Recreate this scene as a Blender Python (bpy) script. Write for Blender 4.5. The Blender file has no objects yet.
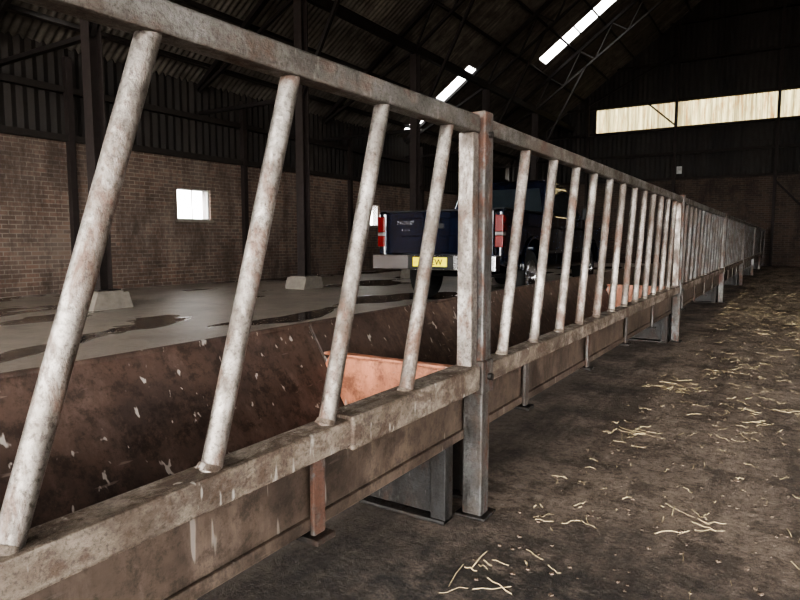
import bpy, math, random
from mathutils import Vector, Matrix
random.seed(7)
scene=bpy.context.scene
COL=scene.collection

# ------------------------------------------------------------------ materials
def newmat(name):
    m=bpy.data.materials.new(name); m.use_nodes=True
    nt=m.node_tree; nt.nodes.clear()
    out=nt.nodes.new('ShaderNodeOutputMaterial')
    return m,nt,out
def N(nt,t,**kw):
    n=nt.nodes.new(t)
    for k,v in kw.items(): setattr(n,k,v)
    return n
def setin(nt,node,key,val):
    s=node.inputs[key]
    if isinstance(val,bpy.types.NodeSocket): nt.links.new(val,s)
    else:
        if isinstance(val,(tuple,list)) and len(val)==3 and s.type=='RGBA': val=(*val,1)
        s.default_value=val
def pos(nt,scale=(1,1,1)):
    g=N(nt,'ShaderNodeNewGeometry'); m=N(nt,'ShaderNodeMapping')
    nt.links.new(g.outputs['Position'],m.inputs['Vector']); m.inputs['Scale'].default_value=scale
    return m.outputs[0]
def noise(nt,vec,scale=5,detail=5,rough=.6,lo=.35,hi=.65,dist=0):
    n=N(nt,'ShaderNodeTexNoise'); nt.links.new(vec,n.inputs['Vector'])
    n.inputs['Scale'].default_value=scale; n.inputs['Detail'].default_value=detail
    n.inputs['Roughness'].default_value=rough; n.inputs['Distortion'].default_value=dist
    r=N(nt,'ShaderNodeMapRange'); r.inputs['From Min'].default_value=lo; r.inputs['From Max'].default_value=hi
    nt.links.new(n.outputs['Fac'],r.inputs['Value'])
    return r.outputs[0]
def mix(nt,f,a,b):
    m=N(nt,'ShaderNodeMix',data_type='RGBA')
    setin(nt,m,0,f)
    for i,v in ((6,a),(7,b)):
        if isinstance(v,bpy.types.NodeSocket): nt.links.new(v,m.inputs[i])
        else: m.inputs[i].default_value=(*v,1)
    return m.outputs[2]
def math_(nt,op,a,b=0.0,clamp=False):
    m=N(nt,'ShaderNodeMath',operation=op); m.use_clamp=clamp
    setin(nt,m,0,a); setin(nt,m,1,b); return m.outputs[0]
def bump(nt,h,strength=.3,dist=.01):
    b=N(nt,'ShaderNodeBump'); b.inputs['Strength'].default_value=strength; b.inputs['Distance'].default_value=dist
    nt.links.new(h,b.inputs['Height']); return b.outputs[0]
def principled(nt,out,col,rough=.7,metal=0,norm=None,**kw):
    p=N(nt,'ShaderNodeBsdfPrincipled')
    setin(nt,p,'Base Color',col); setin(nt,p,'Roughness',rough); setin(nt,p,'Metallic',metal)
    if norm: nt.links.new(norm,p.inputs['Normal'])
    for k,v in kw.items(): setin(nt,p,k,v)
    nt.links.new(p.outputs[0],out.inputs[0]); return p
def simple(name,col,rough=.6,metal=0,**kw):
    m,nt,out=newmat(name); 
    v=noise(nt,pos(nt),9,3,.6,.3,.7)
    c=mix(nt,v,tuple(x*.8 for x in col),tuple(min(1,x*1.12) for x in col))
    principled(nt,out,c,rough,metal,**kw); return m

def galv(name,light=(.35,.325,.30),dark=(.16,.143,.128),rust=(.12,.060,.038),rlo=.50,rhi=.62,spk=.2,met=.8,ax=(1,1,.55),drt=(.085,.064,.050)):
    m,nt,out=newmat(name)
    p=pos(nt)
    a=noise(nt,pos(nt,ax),9,7,.7,.40,.60)
    c=mix(nt,a,light,dark)
    g=noise(nt,pos(nt,ax),6,8,.75,.47,.60)           # dried muck film
    c=mix(nt,math_(nt,'MULTIPLY',g,.75),c,drt)
    r=noise(nt,pos(nt,(ax[0],ax[1],ax[2]*.8)),10,8,.75,rlo,rhi,.4)   # rust staining
    c=mix(nt,math_(nt,'MULTIPLY',r,.75),c,rust)
    f=noise(nt,p,110,4,.75,.50,.66)               # pitting
    c=mix(nt,math_(nt,'MULTIPLY',f,.6),c,tuple(x*.45 for x in drt))
    r2=noise(nt,pos(nt,(1,1,.3)),45,2,.5,.66,.72)
    c=mix(nt,math_(nt,'MULTIPLY',r2,spk),c,(.5,.48,.45))
    nm=math_(nt,'MAXIMUM',math_(nt,'MULTIPLY',r,.8),math_(nt,'MULTIPLY',g,.6))
    h=math_(nt,'ADD',noise(nt,p,40,6,.75,.2,.8),math_(nt,'MULTIPLY',r,.6))
    principled(nt,out,c,mix(nt,nm,(.38,.38,.38),(.8,.8,.8)),math_(nt,'MULTIPLY',math_(nt,'SUBTRACT',1,nm),met),
        bump(nt,h,.6,.003))
    return m
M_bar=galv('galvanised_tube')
M_barfar=galv('darker_galvanised_tube',(.18,.177,.175),(.095,.092,.088),(.07,.038,.028),.50,.60)  # darker galvanised tone for bars of the farther panels
M_top=galv('galvanised_rail',(.27,.258,.242),(.15,.139,.127),(.12,.07,.048),.52,.64,.25,.7,(1,.6,1))
M_low=galv('muddy_rail',(.29,.25,.21),(.14,.11,.087),(.075,.048,.034),.48,.58,.5,.2,(1,.6,1),(.06,.044,.034))
M_post=galv('weathered_post',(.18,.178,.175),(.08,.075,.071),(.11,.046,.028),.50,.58,.2,.7)
M_leg=galv('dark_leg',(.05,.049,.049),(.028,.025,.023),(.045,.026,.018),.5,.6,.1,.4,(1,1,.6),(.03,.024,.02))

def trough_mat(name,c1,c2,scr):
    m,nt,out=newmat(name); p=pos(nt)
    c=mix(nt,noise(nt,p,3.5,7,.7,.38,.62),c1,c2)
    big=noise(nt,pos(nt,(2.5,2.5,.8)),3,7,.75,.50,.66)
    c=mix(nt,math_(nt,'MULTIPLY',big,.5),c,tuple(x*1.6+.02 for x in c1))
    c=mix(nt,math_(nt,'MULTIPLY',noise(nt,p,16,7,.8,.48,.60),.65),c,tuple(x*.35 for x in c2))
    s=noise(nt,pos(nt,(2.2,2.2,.32)),15,2,.5,.675,.71,.2)
    c=mix(nt,math_(nt,'MULTIPLY',s,scr),c,(.40,.37,.34))
    s2=noise(nt,pos(nt,(1,.2,2)),30,2,.5,.70,.74)
    c=mix(nt,math_(nt,'MULTIPLY',s2,.4*scr),c,(.3,.25,.22))
    principled(nt,out,c,.45,.0,bump(nt,noise(nt,p,30,5,.7,.2,.8),.3,.004)); return m
M_tr=trough_mat('rusty_trough_steel',(.095,.062,.049),(.052,.037,.032),.8)
M_trf=trough_mat('rusty_trough_front',(.105,.077,.06),(.045,.033,.027),.35)
M_tre=trough_mat('trough_end_steel',(.40,.175,.105),(.29,.12,.072),.5)

def brick_mat(name,axis,k=1.0):
    m,nt,out=newmat(name)
    g=N(nt,'ShaderNodeNewGeometry'); s=N(nt,'ShaderNodeSeparateXYZ'); nt.links.new(g.outputs['Position'],s.inputs[0])
    c=N(nt,'ShaderNodeCombineXYZ'); nt.links.new(s.outputs[axis],c.inputs[0]); nt.links.new(s.outputs[2],c.inputs[1])
    b=N(nt,'ShaderNodeTexBrick'); nt.links.new(c.outputs[0],b.inputs['Vector'])
    b.inputs['Scale'].default_value=1; b.inputs['Brick Width'].default_value=.24; b.inputs['Row Height'].default_value=.08
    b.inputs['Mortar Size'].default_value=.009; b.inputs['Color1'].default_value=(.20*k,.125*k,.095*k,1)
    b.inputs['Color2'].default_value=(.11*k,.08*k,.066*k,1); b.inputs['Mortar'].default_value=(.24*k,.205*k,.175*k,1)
    p=pos(nt)
    col=mix(nt,math_(nt,'MULTIPLY',noise(nt,p,.9,6,.75,.4,.65),.55),b.outputs['Color'],(.20*k,.165*k,.14*k))
    col=mix(nt,math_(nt,'MULTIPLY',noise(nt,pos(nt,(1,1,.4)),1.4,7,.8,.46,.62),.7),col,(.055*k,.04*k,.034*k))
    principled(nt,out,col,.9,0,bump(nt,b.outputs['Fac'],-.5,.01)); return m
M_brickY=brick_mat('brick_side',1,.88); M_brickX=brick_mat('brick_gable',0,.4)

def sheet_mat(name,axis,c1,c2,c3):
    m,nt,out=newmat(name)
    sc=[.5,.5,.5]; sc[axis]=7
    v=noise(nt,pos(nt,tuple(sc)),1.0,5,.7,.35,.65)
    c=mix(nt,v,c1,c2)
    sc2=[.02,.02,.02]; sc2[axis]=1.0
    v2=noise(nt,pos(nt,tuple(sc2)),1.1,1,.4,.4,.6)
    c=mix(nt,v2,c,c3)
    c=mix(nt,math_(nt,'MULTIPLY',noise(nt,pos(nt),2.5,5,.7,.45,.65),.6),c,(.03,.025,.02))
    principled(nt,out,c,.85); return m
M_roof=sheet_mat('fibre_cement_roof_sheet',1,(.20,.185,.16),(.07,.062,.054),(.11,.10,.087))
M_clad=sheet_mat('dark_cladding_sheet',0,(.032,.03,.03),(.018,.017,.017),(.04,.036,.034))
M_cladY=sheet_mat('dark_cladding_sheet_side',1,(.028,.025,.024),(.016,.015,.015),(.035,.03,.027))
M_steel=simple('dark_steel',(.02,.016,.015),.7,.2)
M_timber=simple('dark_timber_purlin',(.026,.021,.018),.85)
M_col=simple('rusty_column_steel',(.032,.024,.022),.75,.1)
M_pad=simple('concrete_pad',(.19,.17,.145),.9)
M_frame=simple('window_frame_paint',(.45,.45,.44),.6)

def pane_mat(name,col,tr,streak_axis=None):
    m,nt,out=newmat(name)
    c=col
    if streak_axis is not None:
        sc=[.12,.12,.12]; sc[streak_axis]=5
        f=noise(nt,pos(nt,tuple(sc)),1.6,4,.8,.40,.60)
        c=mix(nt,f,col,tuple(x*.4 for x in col))
        f=noise(nt,pos(nt,(2.5,2.5,.5)),2,5,.7,.5,.72)
        c=mix(nt,f,c,(.09,.05,.02))
    t=N(nt,'ShaderNodeBsdfTranslucent'); setin(nt,t,'Color',c)
    p=N(nt,'ShaderNodeBsdfTransparent'); setin(nt,p,'Color',(1,1,1))
    x=N(nt,'ShaderNodeMixShader'); x.inputs[0].default_value=tr
    nt.links.new(t.outputs[0],x.inputs[1]); nt.links.new(p.outputs[0],x.inputs[2]); nt.links.new(x.outputs[0],out.inputs[0])
    return m
M_pane=pane_mat('dusty_glass',(.8,.85,.9),.8)
M_sky=pane_mat('rooflight_sheet',(.85,.9,.95),.35)
M_band=pane_mat('yellowed_grp_sheet',(.22,.195,.115),.0,0)

def floor_mat():
    m,nt,out=newmat('barn_floor_surface'); p=pos(nt)
    s=N(nt,'ShaderNodeSeparateXYZ'); nt.links.new(p,s.inputs[0])
    con=mix(nt,noise(nt,p,.8,8,.7,.35,.65),(.37,.32,.27),(.23,.197,.165))
    con=mix(nt,math_(nt,'MULTIPLY',noise(nt,p,14,6,.75,.4,.7),.4),con,(.42,.37,.32))
    con=mix(nt,math_(nt,'MULTIPLY',noise(nt,p,2.6,6,.7,.5,.68),.45),con,(.15,.125,.104))
    pud=noise(nt,pos(nt,(.8,.38,1)),.95,3,.5,.55,.585,.3)
    nearL=N(nt,'ShaderNodeMapRange'); nearL.inputs['From Min'].default_value=-3.6; nearL.inputs['From Max'].default_value=-4.6
    nt.links.new(s.outputs[0],nearL.inputs['Value'])
    pud=math_(nt,'MULTIPLY',pud,nearL.outputs[0])
    con=mix(nt,math_(nt,'MULTIPLY',pud,.8),con,(.05,.043,.037))
    d=mix(nt,noise(nt,p,.9,8,.75,.38,.62),(.50,.39,.31),(.31,.235,.185))
    ruts=noise(nt,pos(nt,(2.2,.35,1)),1.3,8,.7,.49,.60)
    d=mix(nt,math_(nt,'MULTIPLY',ruts,.68),d,(.115,.084,.065))
    d=mix(nt,math_(nt,'MULTIPLY',noise(nt,p,3.2,9,.8,.50,.58),.65),d,(.10,.072,.056))
    d=mix(nt,math_(nt,'MULTIPLY',noise(nt,p,24,7,.85,.48,.60),.7),d,(.10,.072,.056))
    d=mix(nt,math_(nt,'MULTIPLY',noise(nt,p,80,5,.8,.56,.69),.65),d,(.60,.51,.42))
    fr=N(nt,'ShaderNodeMapRange'); fr.inputs['From Min'].default_value=-1.7; fr.inputs['From Max'].default_value=-1.3
    nt.links.new(s.outputs[0],fr.inputs['Value'])
    dm=N(nt,'ShaderNodeMapRange'); dm.inputs['From Min'].default_value=-.35; dm.inputs['From Max'].default_value=-.85
    nt.links.new(math_(nt,'ADD',s.outputs[0],math_(nt,'MULTIPLY',noise(nt,p,1.7,6,.7,.3,.7),.75)),dm.inputs['Value'])
    dark_strip=math_(nt,'MULTIPLY',dm.outputs[0],.6,True)  # dirt gets darker towards the barrier and under the troughs
    d=mix(nt,dark_strip,d,(.06,.045,.036))
    vd=N(nt,'ShaderNodeVectorMath',operation='DISTANCE'); nt.links.new(p,vd.inputs[0]); vd.inputs[1].default_value=(-.50,1.30,0)
    wr=N(nt,'ShaderNodeMapRange'); wr.inputs['From Min'].default_value=1.25; wr.inputs['From Max'].default_value=.6
    nt.links.new(math_(nt,'ADD',vd.outputs['Value'],math_(nt,'MULTIPLY',noise(nt,p,3,7,.75,.3,.7),.5)),wr.inputs['Value'])
    muck=math_(nt,'MULTIPLY',wr.outputs[0],.92,True)
    d=mix(nt,math_(nt,'MULTIPLY',muck,noise(nt,p,9,7,.8,.33,.54)),d,(.026,.019,.016))
    c=mix(nt,fr.outputs[0],con,d)
    rd=mix(nt,pud,(.40,.40,.40),(.03,.03,.03))
    rough=mix(nt,fr.outputs[0],rd,mix(nt,muck,(.85,.85,.85),(.38,.38,.38)))
    inv=math_(nt,'SUBTRACT',1,pud)
    h=math_(nt,'ADD',noise(nt,p,7,9,.8,.2,.8),math_(nt,'MULTIPLY',noise(nt,p,45,7,.8,.2,.8),.7))
    h=math_(nt,'MULTIPLY',h,math_(nt,'MULTIPLY',inv,math_(nt,'ADD',.08,fr.outputs[0])))
    principled(nt,out,c,rough,0,bump(nt,h,1.0,.06)); return m
M_floor=floor_mat()
M_straw=simple('straw',(.60,.48,.29),.8)
M_clod=simple('dry_dirt',(.17,.125,.095),.95)
M_blue=simple('navy_car_paint',(.0045,.008,.020),.10,.0)
for k_,v_ in (('Coat Weight',1.0),('Specular IOR Level',.9)): M_blue.node_tree.nodes['Principled BSDF'].inputs[k_].default_value=v_
M_black=simple('black_plastic',(.015,.015,.016),.6)
M_tyre=simple('tyre_rubber',(.02,.02,.02),.85)
M_chrome=simple('chrome',(.66,.67,.69),.22,1)
M_glass=simple('tinted_glass',(.02,.026,.03),.04,0)
M_red=simple('tail_lamp_red',(.12,.007,.006),.25)
M_white=simple('lamp_clear',(.15,.14,.135),.3)
M_yel=simple('yellow_plate',(1.0,.82,.02),.4)

# ------------------------------------------------------------------ builder
import bmesh
class B:
    def __init__(s): s.v=[]; s.f=[]; s.mi=[]; s.sm=[]; s.mats=[]
    def m(s,mat):
        if mat not in s.mats: s.mats.append(mat)
        return s.mats.index(mat)
    def add(s,vs,fs,mat,smooth=False):
        o=len(s.v); s.v+= [tuple(v) for v in vs]
        k=s.m(mat)
        for f in fs: s.f.append([i+o for i in f]); s.mi.append(k); s.sm.append(smooth)
    def box(s,a,b,mat):
        x0,y0,z0=a; x1,y1,z1=b
        vs=[(x0,y0,z0),(x1,y0,z0),(x1,y1,z0),(x0,y1,z0),(x0,y0,z1),(x1,y0,z1),(x1,y1,z1),(x0,y1,z1)]
        s.add(vs,[(0,3,2,1),(4,5,6,7),(0,1,5,4),(1,2,6,5),(2,3,7,6),(3,0,4,7)],mat)
    def beam(s,p,q,w,h,mat,up=(0,0,1)):
        p=Vector(p); q=Vector(q); d=(q-p).normalized(); u=Vector(up)
        sd=d.cross(u)
        if sd.length<1e-3: sd=d.cross(Vector((0,1,0)))
        sd.normalize(); u=sd.cross(d)
        vs=[]
        for c in (p,q):
            for a,b in ((-1,-1),(1,-1),(1,1),(-1,1)): vs.append(c+sd*a*w/2+u*b*h/2)
        s.add(vs,[(3,2,1,0),(4,5,6,7),(0,1,5,4),(1,2,6,5),(2,3,7,6),(3,0,4,7)],mat)
    def cyl(s,p,q,r,mat,n=16,r2=None,caps=True):
        p=Vector(p); q=Vector(q); d=(q-p).normalized()
        a=d.orthogonal().normalized(); b=d.cross(a); r2=r if r2 is None else r2
        vs=[]
        for c,rr in ((p,r),(q,r2)):
            for i in range(n):
                t=2*math.pi*i/n; vs.append(c+(a*math.cos(t)+b*math.sin(t))*rr)
        s.add(vs,[(i,(i+1)%n,n+(i+1)%n,n+i) for i in range(n)],mat,True)
        if caps: s.add(vs,[tuple(range(n))[::-1],tuple(range(n,2*n))],mat)
    def prism(s,poly,x0,x1,mat,axis=0):
        n=len(poly)
        def P(x,a,b): return (x,a,b) if axis==0 else ((a,x,b) if axis==1 else (a,b,x))
        vs=[P(x0,*p) for p in poly]+[P(x1,*p) for p in poly]
        s.add(vs,[tuple(range(n))[::-1],tuple(range(n,2*n))]+[(i,(i+1)%n,n+(i+1)%n,n+i) for i in range(n)],mat)
    def lathe(s,prof,c,mat,n=32):
        vs=[]
        for (x,r) in prof:
            for i in range(n):
                t=2*math.pi*i/n; vs.append((c[0]+x,c[1]+r*math.cos(t),c[2]+r*math.sin(t)))
        fs=[]
        for k in range(len(prof)-1):
            for i in range(n): fs.append((k*n+i,k*n+(i+1)%n,(k+1)*n+(i+1)%n,(k+1)*n+i))
        s.add(vs,fs,mat,True)
    def obj(s,name,parent=None,bevel=0,loc=None,seg=2,recalc=True):
        me=bpy.data.meshes.new(name); me.from_pydata(s.v,[],s.f)
        for m in s.mats: me.materials.append(m)
        for p,k,sm in zip(me.polygons,s.mi,s.sm): p.material_index=k; p.use_smooth=sm
        if recalc:
            bm=bmesh.new(); bm.from_mesh(me); bmesh.ops.recalc_face_normals(bm,faces=bm.faces); bm.to_mesh(me); bm.free()
        o=bpy.data.objects.new(name,me); COL.objects.link(o)
        if parent: o.parent=parent
        if loc: o.location=loc
        if bevel:
            md=o.modifiers.new('bevel','BEVEL'); md.width=bevel; md.segments=seg; md.limit_method='ANGLE'; md.angle_limit=math.radians(40)
        return o

# ------------------------------------------------------------------ building dims
XL=-11.7; XR=14.7; YF=28.3; YB=-7.0; RX=1.5; PITCH=.7265
def roofz(x): return 13.2+PITCH*x if x<=RX else 13.2+PITCH*(2*RX-x)
EAVE=roofz(XL)

b=B(); b.add([(-60,-50,0),(60,-50,0),(60,70,0),(-60,70,0)],[(0,1,2,3)],M_floor); b.obj('floor')

# left wall w/ windows
wins=[(9.22,10.16,1.47,2.17),(16.45,17.3,1.47,2.17),(23.0,23.9,1.47,2.17),(1.9,2.8,1.47,2.17)]
b=B(); BR=2.85
wins_s=sorted(wins); y=YB
for (a,c,z0,z1) in wins_s:
    b.box((XL-.3,y,0),(XL,a,BR),M_brickY)
    b.box((XL-.3,a,0),(XL,c,z0),M_brickY); b.box((XL-.3,a,z1),(XL,c,BR),M_brickY); y=c
b.box((XL-.3,y,0),(XL,YF,BR),M_brickY)
ys=[YB+i*.05 for i in range(int((YF-YB)/.05)+1)]
vs=[];fs=[]
for i,yy in enumerate(ys):
    xx=XL-.12+.02*math.sin(yy*2*math.pi/.2)
    vs+=[(xx,yy,BR),(xx,yy,EAVE+.05)]
    if i: fs.append((2*i-2,2*i,2*i+1,2*i-1))
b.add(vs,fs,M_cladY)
b.box((XL-.02,YB,BR),(XL+.1,YF,BR+.12),M_timber)
b.box((XL-.08,YB,BR+.9),(XL+.04,YF,BR+1.02),M_timber)
b.obj('wall_left')
for i,(a,c,z0,z1) in enumerate(wins):
    w=B(); x0=XL-.12
    t=.03
    w.box((x0,a,z0),(x0+.06,a+t,z1),M_frame); w.box((x0,c-t,z0),(x0+.06,c,z1),M_frame)
    w.box((x0,a+t,z0),(x0+.06,c-t,z0+t),M_frame); w.box((x0,a+t,z1-t),(x0+.06,c-t,z1),M_frame)
    w.box((x0+.01,(a+c)/2-.006,z0+t),(x0+.05,(a+c)/2+.006,z1-t),M_frame)
    w.add([(x0+.03,a,z0),(x0+.03,c,z0),(x0+.03,c,z1),(x0+.03,a,z1)],[(0,1,2,3)],M_pane)
    w.box((XL-.05,a-.05,z0-.05),(XL+.05,c+.05,z0),M_pad)
    w.obj('window_%d'%(i+1))

# far gable wall
b=B(); BG=3.5
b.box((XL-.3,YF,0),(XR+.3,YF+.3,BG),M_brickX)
bx0,bx1,bz0,bz1=-7.6,5.5,5.68,6.7
xs=[XL-.3+i*.05 for i in range(int((XR-XL+.6)/.05)+1)]
def strip(z0f,z1f,cond,mat,bb,yo=0,amp=.02):
    vs=[];fs=[]
    for i,xx in enumerate(xs):
        yy=YF+.12+yo+amp*math.sin(xx*2*math.pi/.2)
        vs+=[(xx,yy,z0f(xx)),(xx,yy,z1f(xx))]
        if i and cond(xs[i-1]) and cond(xx): fs.append((2*i-2,2*i,2*i+1,2*i-1))
    bb.add(vs,fs,mat)
inb=lambda x: bx0<=x<=bx1
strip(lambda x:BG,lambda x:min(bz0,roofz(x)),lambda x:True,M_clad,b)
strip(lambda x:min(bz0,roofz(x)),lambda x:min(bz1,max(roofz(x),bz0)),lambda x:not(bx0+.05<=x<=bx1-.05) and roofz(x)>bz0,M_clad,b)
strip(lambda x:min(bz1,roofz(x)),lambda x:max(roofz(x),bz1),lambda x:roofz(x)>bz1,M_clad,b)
for z in (3.55,4.6,5.63,6.75,8.3,9.8,11.3):
    x0=max(XL,(z-13.2)/PITCH); x1=min(XR,2*RX-x0)
    b.box((x0,YF-.06,z-.05),(x1,YF+.08,z+.05),M_timber)
for x in (-11.5,-7.9,-4.3,-.68,2.9,6.5,10.1):
    b.box((x-.05,YF-.22,0),(x+.05,YF-.06,min(roofz(x),14)-.2),M_col)
b.beam((-4.3,YF-.12,5.7),(-5.4,YF-.12,6.7),.06,.06,M_steel,(0,1,0))
b.beam((-.68,YF-.12,3.3),(1.4,YF-.12,1.0),.07,.07,M_steel,(0,1,0))
b.beam((-4.3,YF-.12,8.6),(-7.9,YF-.12,6.9),.07,.07,M_steel,(0,1,0))
b.obj('wall_far')
w=B(); strip(lambda x:bz0-.02,lambda x:bz1+.02,inb,M_band,w,.0,.035)
w.obj('window_5',recalc=False)
w=B(); w.box((-4.22,YF-.04,3.75),(-4.02,YF+.02,4.05),M_frame); w.obj('window_6')

b=B()
for k in range(3):  # unseen side wall; its open bays are sized to shape the light inside
    y0=YB+k*4.4
    b.box((XR,y0,0),(XR+.3,min(y0+.6,YF),EAVE),M_brickY)
b.box((XR,6.5,0),(XR+.3,YF,EAVE),M_brickY)
b.box((XR,YB,EAVE-.4),(XR+.3,YF,EAVE),M_cladY)
b.obj('wall_right')
b=B()
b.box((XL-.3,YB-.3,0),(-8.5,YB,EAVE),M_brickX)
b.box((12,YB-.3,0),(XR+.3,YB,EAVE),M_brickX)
b.prism([(XL,EAVE),(-8.5,EAVE),(-8.5,6),(12,6),(12,EAVE),(XR,EAVE),(RX,roofz(RX))],YB-.2,YB-.1,M_clad,axis=1)
b.obj('wall_back')

sky=[(18.6,19.35,-11.55,-10.95),(18.6,19.35,-10.75,-9.1),(21.9,22.65,-7.95,-6.75),(21.9,22.65,-6.70,-5.5),(6.1,6.75,-11.1,-10.75)]
rows=sorted(set([XL-.4,RX]+[s[2] for s in sky]+[s[3] for s in sky]))
b=B(); ys=[YB-.5+i*.0375 for i in range(int((YF+.8-YB)/.0375)+1)]
nr=len(rows); vs=[];fs=[];fsk=[]
for i,y in enumerate(ys):
    dz=.028*math.sin(y*2*math.pi/.15)
    for x in rows: vs.append((x,y,roofz(x)+dz))
    if i:
        for r in range(nr-1):
            q=((i-1)*nr+r,i*nr+r,i*nr+r+1,(i-1)*nr+r+1)
            ym=(y+ys[i-1])/2; xm=(rows[r]+rows[r+1])/2
            if any(s[0]<ym<s[1] and s[2]<xm<s[3] for s in sky): fsk.append(q)
            else: fs.append(q)
b.add(vs,fs,M_roof,True); b.add(vs,fsk,M_sky,True)
vs=[];fs=[]
for i,y in enumerate(ys):
    dz=.028*math.sin(y*2*math.pi/.15)
    for x in (RX,XR+.4): vs.append((x,y,roofz(x)+dz))
    if i: fs.append((2*i-2,2*i,2*i+1,2*i-1))
b.add(vs,fs,M_roof,True)
b.obj('ceiling',recalc=False)
b=B()
x=XL+.4
while x<RX:
    z=roofz(x)-.11; b.beam((x,YB,z),(x,YF,z),.06,.13,M_timber,(-PITCH,0,1)); 
    x2=2*RX-x; b.beam((x2,YB,z),(x2,YF,z),.06,.13,M_timber,(PITCH,0,1)); x+=1.05
b.obj('roof_purlins')

YC=[.9+4.5*k for k in range(-1,6)]
CX=-8.6
for y in YC:
    for cx in (CX,2*RX-CX):
        b=B(); zt=roofz(cx)-1.12
        for s in (-1,1): b.box((cx-.1,y+s*.09-.008,.28),(cx+.1,y+s*.09+.008,zt),M_col)
        b.box((cx-.008,y-.082,.28),(cx+.008,y+.082,zt),M_col)
        b.box((cx-.18,y-.18,.26),(cx+.18,y+.18,.28),M_col)
        b.prism([(y-.32,0),(y+.32,0),(y+.24,.24),(y-.24,.24)],cx-.26,cx+.26,M_pad)
        b.box((cx-.2,y-.2,.239),(cx+.2,y+.2,.262),M_pad)
        b.obj('steel_column')
    b=B()
    for sgn in (0,1):
        mx=(lambda x:x) if sgn==0 else (lambda x:2*RX-x)
        P=lambda x,o:(mx(x),y,roofz(x)-o)
        b.beam(P(XL,.25),P(RX,.25),.1,.12,M_steel,(0,1,0))
        b.beam(P(XL+.05,.35),P(CX,1.0),.07,.07,M_steel,(0,1,0))
        b.beam(P(CX,1.0),P(RX,1.1),.07,.07,M_steel,(0,1,0))
        n=9; pts=[CX+(RX-CX)*i/n for i in range(n+1)]
        for i in range(n):
            b.beam(P(pts[i],1.0),P((pts[i]+pts[i+1])/2,.3),.045,.045,M_steel,(0,1,0))
            b.beam(P((pts[i]+pts[i+1])/2,.3),P(pts[i+1],1.05),.045,.045,M_steel,(0,1,0))
        b.beam((mx(CX),y,3.9),(mx(CX+1.9),y,roofz(CX+1.9)-1.0),.07,.07,M_steel,(0,1,0))
        b.beam((mx(CX),y,3.9),(mx(XL+.05),y,3.9),.07,.09,M_steel,(0,1,0))
    b.obj('roof_truss')
b=B()
for cx in (CX,2*RX-CX):
    b.beam((cx,YB,roofz(cx)-1.0),(cx,YF,roofz(cx)-1.0),.12,.18,M_steel)
b.obj('eaves_girder')
b=B()
for k in range(-2,5):
    y=6.8+4.4*k
    b.box((XL,y-.06,0),(XL+.12,y+.06,EAVE-.3),M_col)
b.obj('wall_stanchions')

# ------------------------------------------------------------------ feed barrier
FX=-.935; ZT=1.42; ZB=.558; LEAN=.225
posts=[-2.5,2.0,6.6,11.2,15.8,20.4,25.0,27.9]
def zt(y,k): return ZT-(.013*(2.0-y) if k==0 else 0)
for k in range(len(posts)-1):
    y0,y1=posts[k],posts[k+1]
    b=B()
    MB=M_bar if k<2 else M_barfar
    a=y0+.05; e=y1-.045
    b.beam((FX,a,zt(a,k)-.029),(FX,e,zt(e,k)-.029),.054,.058,M_top)
    b.box((FX-.04,a,ZB-.068),(FX+.035,e,ZB),M_low)
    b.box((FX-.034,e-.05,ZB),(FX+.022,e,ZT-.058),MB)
    if k: b.box((FX-.025,a,ZB),(FX+.02,a+.03,ZT-.058),M_post)
    sp=.345
    if k==0:
        st=1.515; pts=[st-.363*i for i in range(11)]
    else:
        pts=[]; q=y0+.235
        while q+LEAN<y1-.12: pts.append(q); q+=sp
    for i,q in enumerate(pts):
        lean=LEAN if k else (.258 if i<3 else .28)
        j=random.uniform(-.008,.008)
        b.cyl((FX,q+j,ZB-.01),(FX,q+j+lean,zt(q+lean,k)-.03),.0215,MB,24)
        b.cyl((FX,q+j-.003,ZB-.002),(FX,q+j+.002,ZB+.010),.027,M_low,14,r2=.022)
    if k==0:
        b.box((FX-.046,1.2,ZB-.078),(FX+.043,y1-.06,ZB+.009),M_low)
    b.box((FX-.038,y1-.032,0),(FX+.038,y1+.036,ZT+.018),M_post)
    b.box((FX-.046,y1-.043,ZB-.1),(FX+.046,y1+.047,ZB+.02),M_post)
    b.box((FX-.06,y1-.05,0),(FX+.06,y1+.06,.012),M_leg)
    b.cyl((FX+.03,y1+.002,ZB-.04),(FX+.062,y1+.002,ZB-.04),.014,M_leg,6)
    b.cyl((FX+.03,y1+.002,ZT-.06),(FX+.05,y1+.002,ZT-.06),.012,M_leg,6)
    b.obj('feed_barrier',bevel=.006)

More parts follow.
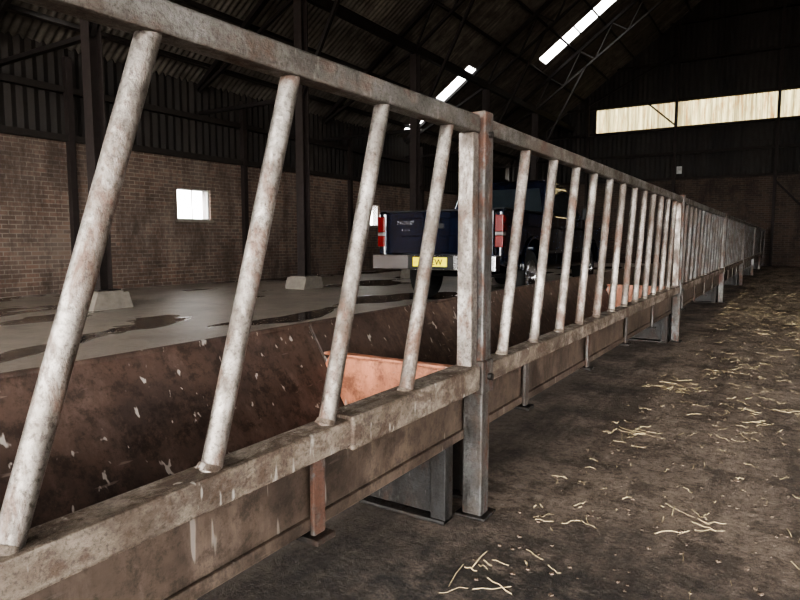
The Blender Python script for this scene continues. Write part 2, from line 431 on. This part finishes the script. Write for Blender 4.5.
# ------------------------------------------------------------------ feed troughs
def trough(y0,y1,k):
    b=B(); t=.012; zf=.30
    fx=FX-.052
    b.prism([(fx,zf),(fx+.010,zf),(fx+.010,ZB-.02),(fx,ZB-.02)],y0,y1,M_trf,axis=1)
    b.box((fx+.002,y0,zf-.012),(fx+.021,y1,zf+.02),M_trf)
    b.box((-1.52,y0,zf),(fx,y1,zf+t),M_tr)
    b.prism([(-1.52,zf),(-1.505,zf),(-1.715,.645),(-1.73,.645)],y0,y1,M_tr,axis=1)
    b.cyl((-1.722,y0,.645),(-1.722,y1,.645),.011,M_tr,10)
    for y in (y0,y1-.014):
        b.prism([(fx,zf),(-1.50,zf),(-1.615,.49),(-1.59,.533),(fx,.533)],y,y+.014,M_tre,axis=1)
    b.prism([(-1.60,.534),(fx,.534),(fx,.546),(-1.60,.546)],y1-.04,y1+.001,M_tre,axis=1)
    ty=[1.14,.1,-.9,-1.9] if k==0 else [y0+.55+.98*i for i in range(5) if y0+.55+.98*i<y1-.15]
    for y in ty:
        b.box((FX-.030,y-.022,.278),(FX-.016,y+.022,ZB-.069),M_post)
        b.box((FX-.12,y-.035,.262),(FX+.005,y+.035,.277),M_leg)
    for y in (y0+.12,y1-.10):
        b.box((-1.5,y-.006,0.02),(fx-.02,y+.006,zf),M_leg)
        b.box((-1.52,y-.03,0),(-1.46,y+.03,zf),M_leg)
        b.box((fx-.06,y-.03,0),(fx,y+.03,zf),M_leg)
        b.box((-1.55,y-.04,0),(fx,y+.04,.014),M_leg)
    return b.obj('feed_trough',bevel=.003)
for k in range(len(posts)-1): trough(posts[k]+.006,posts[k+1]-.006,k)

# ------------------------------------------------------------------ straw / clods
b=B()
def strand(x,y,L,ang,w=.0035):
    dx,dy=math.cos(ang),math.sin(ang); bend=random.uniform(-.35,.35)
    pts=[]
    for i in range(5):
        t=i/4-.5; kk=abs(t)*t*2
        pts.append((x+dx*L*t-dy*bend*L*kk,y+dy*L*t+dx*bend*L*kk,.003+random.uniform(0,.010)))
    vs=[]
    for p in pts: vs+=[(p[0]-dy*w,p[1]+dx*w,p[2]),(p[0]+dy*w,p[1]-dx*w,p[2]),(p[0],p[1],p[2]+w*1.4)]
    fs=[]
    for i in range(4):
        o=i*3; fs+=[(o,o+1,o+4,o+3),(o+1,o+2,o+5,o+4),(o+2,o,o+3,o+5)]
    b.add(vs,fs,M_straw)
cl=[(-.86,1.62,9,.08),(-.78,1.25,7,.07),(-.25,2.35,8,.09),(-.28,1.25,8,.08),(.5,3.2,14,.25),(.9,4.6,40,.5),(-.2,5.6,55,.4),(.3,8,190,.9),(1.2,6.5,90,.7),(-.2,10,190,.8),(.2,13,200,1),(-.65,3.3,20,.12),(-.6,4.5,40,.15),(-.1,4.0,30,.25)]
for cx,cy,n,s in cl:
    for _ in range(n):
        x=random.gauss(cx,s*.6)
        if x<-.80: x=-.80+random.random()*.15
        strand(x,random.gauss(cy,s),random.uniform(.03,.13),random.uniform(0,3.14),random.uniform(.0008,.0019))
for _ in range(2400):
    y=.8+24*random.random()**.8; x=random.uniform(-.80,.2+y*.22)
    strand(x,y,random.uniform(.01,.08),random.uniform(0,3.14),random.uniform(.0006,.0016))
b.obj('loose_straw',recalc=False)
b=B()
for _ in range(2200):
    y=.8+12*random.random()**1.3; x=random.uniform(-.84,.4+y*.25); r=random.uniform(.002,.009)
    vs=[];
    for d in ((1,0,0),(0,1,0),(-1,0,0),(0,-1,0)): vs.append((x+d[0]*r*random.uniform(.6,1.3),y+d[1]*r*random.uniform(.6,1.3),0.0))
    for d in ((.6,.5),(-.5,.6),(-.6,-.5),(.5,-.6)): vs.append((x+d[0]*r,y+d[1]*r,r*random.uniform(.4,.7)))
    b.add(vs,[(4,5,6,7),(0,1,5,4),(1,2,6,5),(2,3,7,6),(3,0,4,7)],M_clod)
b.obj('dirt_clods',recalc=False)

# ------------------------------------------------------------------ pickup truck
T=bpy.data.objects.new('pickup_truck',None); COL.objects.link(T)
def arch(cy,r,z0,n=10):
    return [(cy-r*math.cos(math.pi*i/n),z0+r*math.sin(math.pi*i/n)) for i in range(n+1)]
RW,FW=1.25,4.75; WR=.40
low=[(0.0,.62),(RW-.52,.50)]+arch(RW,.47,.50)[1:-1]+[(RW+.5,.46),(FW-.5,.46)]+arch(FW,.47,.50)[1:-1]+[(FW+.5,.5),(5.62,.55)]
side=low+[(5.70,.80),(5.66,1.05),(5.5,1.18),(3.95,1.32),(2.35,1.34),(2.28,1.36),(0.0,1.36)]
b=B()
for s in (-1,1):
    x0,x1=sorted((s*.86,s*1.0)); b.prism(side,x0,x1,M_blue)
b.obj('bed_and_fender_sides',T,bevel=.045,seg=4)
b=B()
core=[(.06,.62),(2.25,.62),(2.25,.5),(4.2,.5),(4.2,.8),(5.3,.8),(5.3,.55),(5.64,.6),(5.70,.85),(5.62,1.12),(5.45,1.2),(3.95,1.36),(2.3,1.36),(2.3,.82),(.06,.82)]
b.prism(core,-.865,.865,M_blue); b.obj('cab_floor_and_bonnet',T,bevel=.02)
b=B(); b.box((-.855,0.0,.74),(.855,.07,1.34),M_blue)
b.box((-.60,-.012,.98),(.60,.0,1.0),M_blue); b.box((-.60,-.012,1.24),(.60,.0,1.26),M_blue)
b.obj('tailgate',T,bevel=.012)
b=B(); b.box((-.12,-.03,1.1),(.12,.0,1.17),M_black); b.box((-.86,.0,1.34),(.86,.09,1.365),M_black); b.obj('tailgate_handle',T,bevel=.006)
b=B()
for s in (-1,1): b.box((min(s*.85,s*1.0),.05,1.352),(max(s*.85,s*1.0),2.25,1.375),M_black)
b.obj('bed_rail_caps',T,bevel=.006)
b=B()
def ring(z,ya,yb,xh): return [(-xh,ya,z),(xh,ya,z),(xh,yb,z),(-xh,yb,z)]
r0=ring(1.30,2.32,4.20,.97); r1=ring(1.86,2.45,3.55,.81); r2=ring(1.96,2.6,3.35,.70)
vs=r0+r1+r2; fs=[(0,3,2,1),(8,9,10,11)]
for o in (0,4):
    for i in range(4): fs.append((o+i,o+(i+1)%4,o+4+(i+1)%4,o+4+i))
b.add(vs,fs,M_blue); o_=b.obj('cab',T,bevel=.05,seg=4); o_.modifiers['bevel'].angle_limit=math.radians(20)
def quad_on(c,u0,u1,v0,v1,off,bb,mat):
    c=[Vector(x) for x in c]
    def P(u,v): return (c[0]*(1-u)+c[1]*u)*(1-v)+(c[3]*(1-u)+c[2]*u)*v
    n=(c[1]-c[0]).cross(c[3]-c[0]).normalized()
    q=[P(u0,v0),P(u1,v0),P(u1,v1),P(u0,v1)]
    bb.add([p+n*off for p in q]+[p-n*.02 for p in q],[(0,1,2,3),(0,1,5,4),(1,2,6,5),(2,3,7,6),(3,0,4,7)],mat)
b=B()
rs=[r0[1],r0[2],r1[2],r1[1]]; ls=[r0[3],r0[0],r1[0],r1[3]]
quad_on(rs,.06,.40,.14,.90,.006,b,M_glass); quad_on(rs,.45,.86,.14,.90,.006,b,M_glass)
quad_on(ls,.14,.55,.14,.90,.006,b,M_glass); quad_on(ls,.60,.94,.14,.90,.006,b,M_glass)
quad_on([r0[0],r0[1],r1[1],r1[0]],.09,.91,.2,.90,.006,b,M_glass)
quad_on([r0[2],r0[3],r1[3],r1[2]],.07,.93,.1,.92,.006,b,M_glass)
b.obj('cab_windows',T)
b=B(); b.box((-.98,-.20,.52),(.98,-.02,.73),M_chrome); b.box((-.36,-.215,.53),(.36,-.19,.72),M_black); b.box((-.5,-.2,.725),(.5,-.02,.745),M_black)
b.box((-.7,-.05,.55),(-.6,.3,.65),M_black); b.box((.6,-.05,.55),(.7,.3,.65),M_black); b.obj('rear_bumper',T,bevel=.03,seg=3)
b=B(); b.box((-.27,-.235,.57),(.27,-.216,.70),M_yel); b.obj('number_plate',T,bevel=.004)
b=B()
for s in (-1,1):
    x0,x1=sorted((s*.885,s*1.008)); b.box((x0,-.02,.84),(x1,.1,1.0),M_red); b.box((x0,-.02,1.0),(x1,.1,1.05),M_white); b.box((x0,-.02,1.05),(x1,.1,1.28),M_red)
b.obj('tail_lamps',T,bevel=.012)
b=B()
for wy in (RW,FW):
    for s in (-1,1):
        c=(s*.84,wy,WR); o=s
        b.lathe([(-.13*o,.25),(-.135*o,.33),(-.11*o,.385),(-.06*o,.40),(.06*o,.40),(.11*o,.385),(.135*o,.33),(.125*o,.25)],c,M_tyre,36)
        b.lathe([(.125*o,.25),(.10*o,.235),(.05*o,.21),(.05*o,.10),(.09*o,.07),(.09*o,.0)],c,M_chrome,24)
        b.lathe([(-.13*o,.25),(-.12*o,.0)],c,M_black,24)
        for i in range(5):
            t=2*math.pi*i/5; 
            b.beam((c[0]+.075*o,wy+.07*math.cos(t),WR+.07*math.sin(t)),(c[0]+.095*o,wy+.23*math.cos(t),WR+.23*math.sin(t)),.06,.02,M_chrome,(1,0,0))
b.obj('wheels',T,recalc=True)
b=B()
for cy in (RW,FW):
    for s in (-1,1):
        n=16
        for i in range(n):
            t0=math.pi*i/n; t1=math.pi*(i+1)/n; r=.475
            b.beam((s*1.0,cy-r*math.cos(t0),.5+r*math.sin(t0)),(s*1.0,cy-r*math.cos(t1),.5+r*math.sin(t1)),.04,.05,M_blue,(1,0,0))
b.obj('wheel_arch_trims',T)
b=B()
for s in (-1,1):
    x=s*1.0
    for yy in (2.45,3.2,3.95): b.box((x-.006,yy-.006,.56),(x+.006,yy+.006,1.3),M_black)
    b.box((x-.012,RW+.55,.72),(x+.012,FW-.55,.77),M_chrome)
    for yy in (2.62,3.36): b.box((min(x,x+s*.03),yy,1.14),(max(x,x+s*.03),yy+.14,1.17),M_black)
    b.box((x-.01,1.9,.49),(x+.01,2.0,.9),M_blue)
b.obj('door_seams_and_handles',T)
b=B()
for s in (-1,1):
    x0,x1=sorted((s*1.02,s*1.2)); b.box((x0,3.85,1.30),(x1,3.96,1.52),M_black); b.beam((s*.94,3.92,1.34),(s*1.06,3.9,1.38),.04,.04,M_black)
b.obj('door_mirrors',T,bevel=.02)
b=B(); b.box((-.55,5.69,.82),(.55,5.74,1.08),M_chrome); b.box((-.98,5.6,.48),(.98,5.82,.72),M_chrome)
for s in (-1,1): b.box((min(s*.6,s*.95),5.66,.86),(max(s*.6,s*.95),5.73,1.04),M_white)
b.obj('front_grille_and_bumper',T,bevel=.02)
b=B(); b.box((-.5,.3,.42),(-.38,5.2,.56),M_black); b.box((.38,.3,.42),(.5,5.2,.56),M_black)
b.cyl((-.72,RW,WR),(.72,RW,WR),.05,M_black); b.cyl((-.72,FW,WR),(.72,FW,WR),.05,M_black); b.cyl((0,RW-.12,WR),(0,RW+.12,WR),.14,M_black)
b.cyl((.55,.05,.45),(.55,1.9,.45),.03,M_chrome); b.obj('chassis',T)
def txt(name,s,size,loc,mat):
    cu=bpy.data.curves.new(name,'FONT'); cu.body=s; cu.size=size; cu.extrude=.003; cu.align_x='CENTER'
    cu.materials.append(mat); o=bpy.data.objects.new(name,cu); COL.objects.link(o); o.parent=T
    o.location=loc; o.rotation_euler=(math.pi/2,0,0)
txt('plate_text','K1 JEW',.115,(0.02,-.238,.594),M_black)
txt('tailgate_lettering','PICKUP',.085,(-.52,-.016,1.16),M_chrome)
txt('tailgate_lettering_small','4 x 4',.07,(-.52,-.016,1.06),M_chrome)
T.location=(-4.56,8.30,0); T.rotation_euler=(0,0,math.radians(1)); T.scale=(1.06,1.05,1.07)

# ------------------------------------------------------------------ world & camera
w=bpy.data.worlds.new('overcast_sky'); scene.world=w; w.use_nodes=True
bg=w.node_tree.nodes['Background']; bg.inputs[0].default_value=(.99,.975,.945,1); bg.inputs[1].default_value=15.5
cam=bpy.data.cameras.new('camera'); co=bpy.data.objects.new('camera',cam); COL.objects.link(co)
cam.sensor_width=36; cam.lens=27.9; cam.clip_start=.02
co.location=(0,0,1.0); co.rotation_euler=(math.radians(90-5.5),0,math.radians(32.2))
scene.camera=co
scene.view_settings.view_transform='AgX'
try: scene.view_settings.look='AgX - High Contrast'
except Exception as e: print(e)
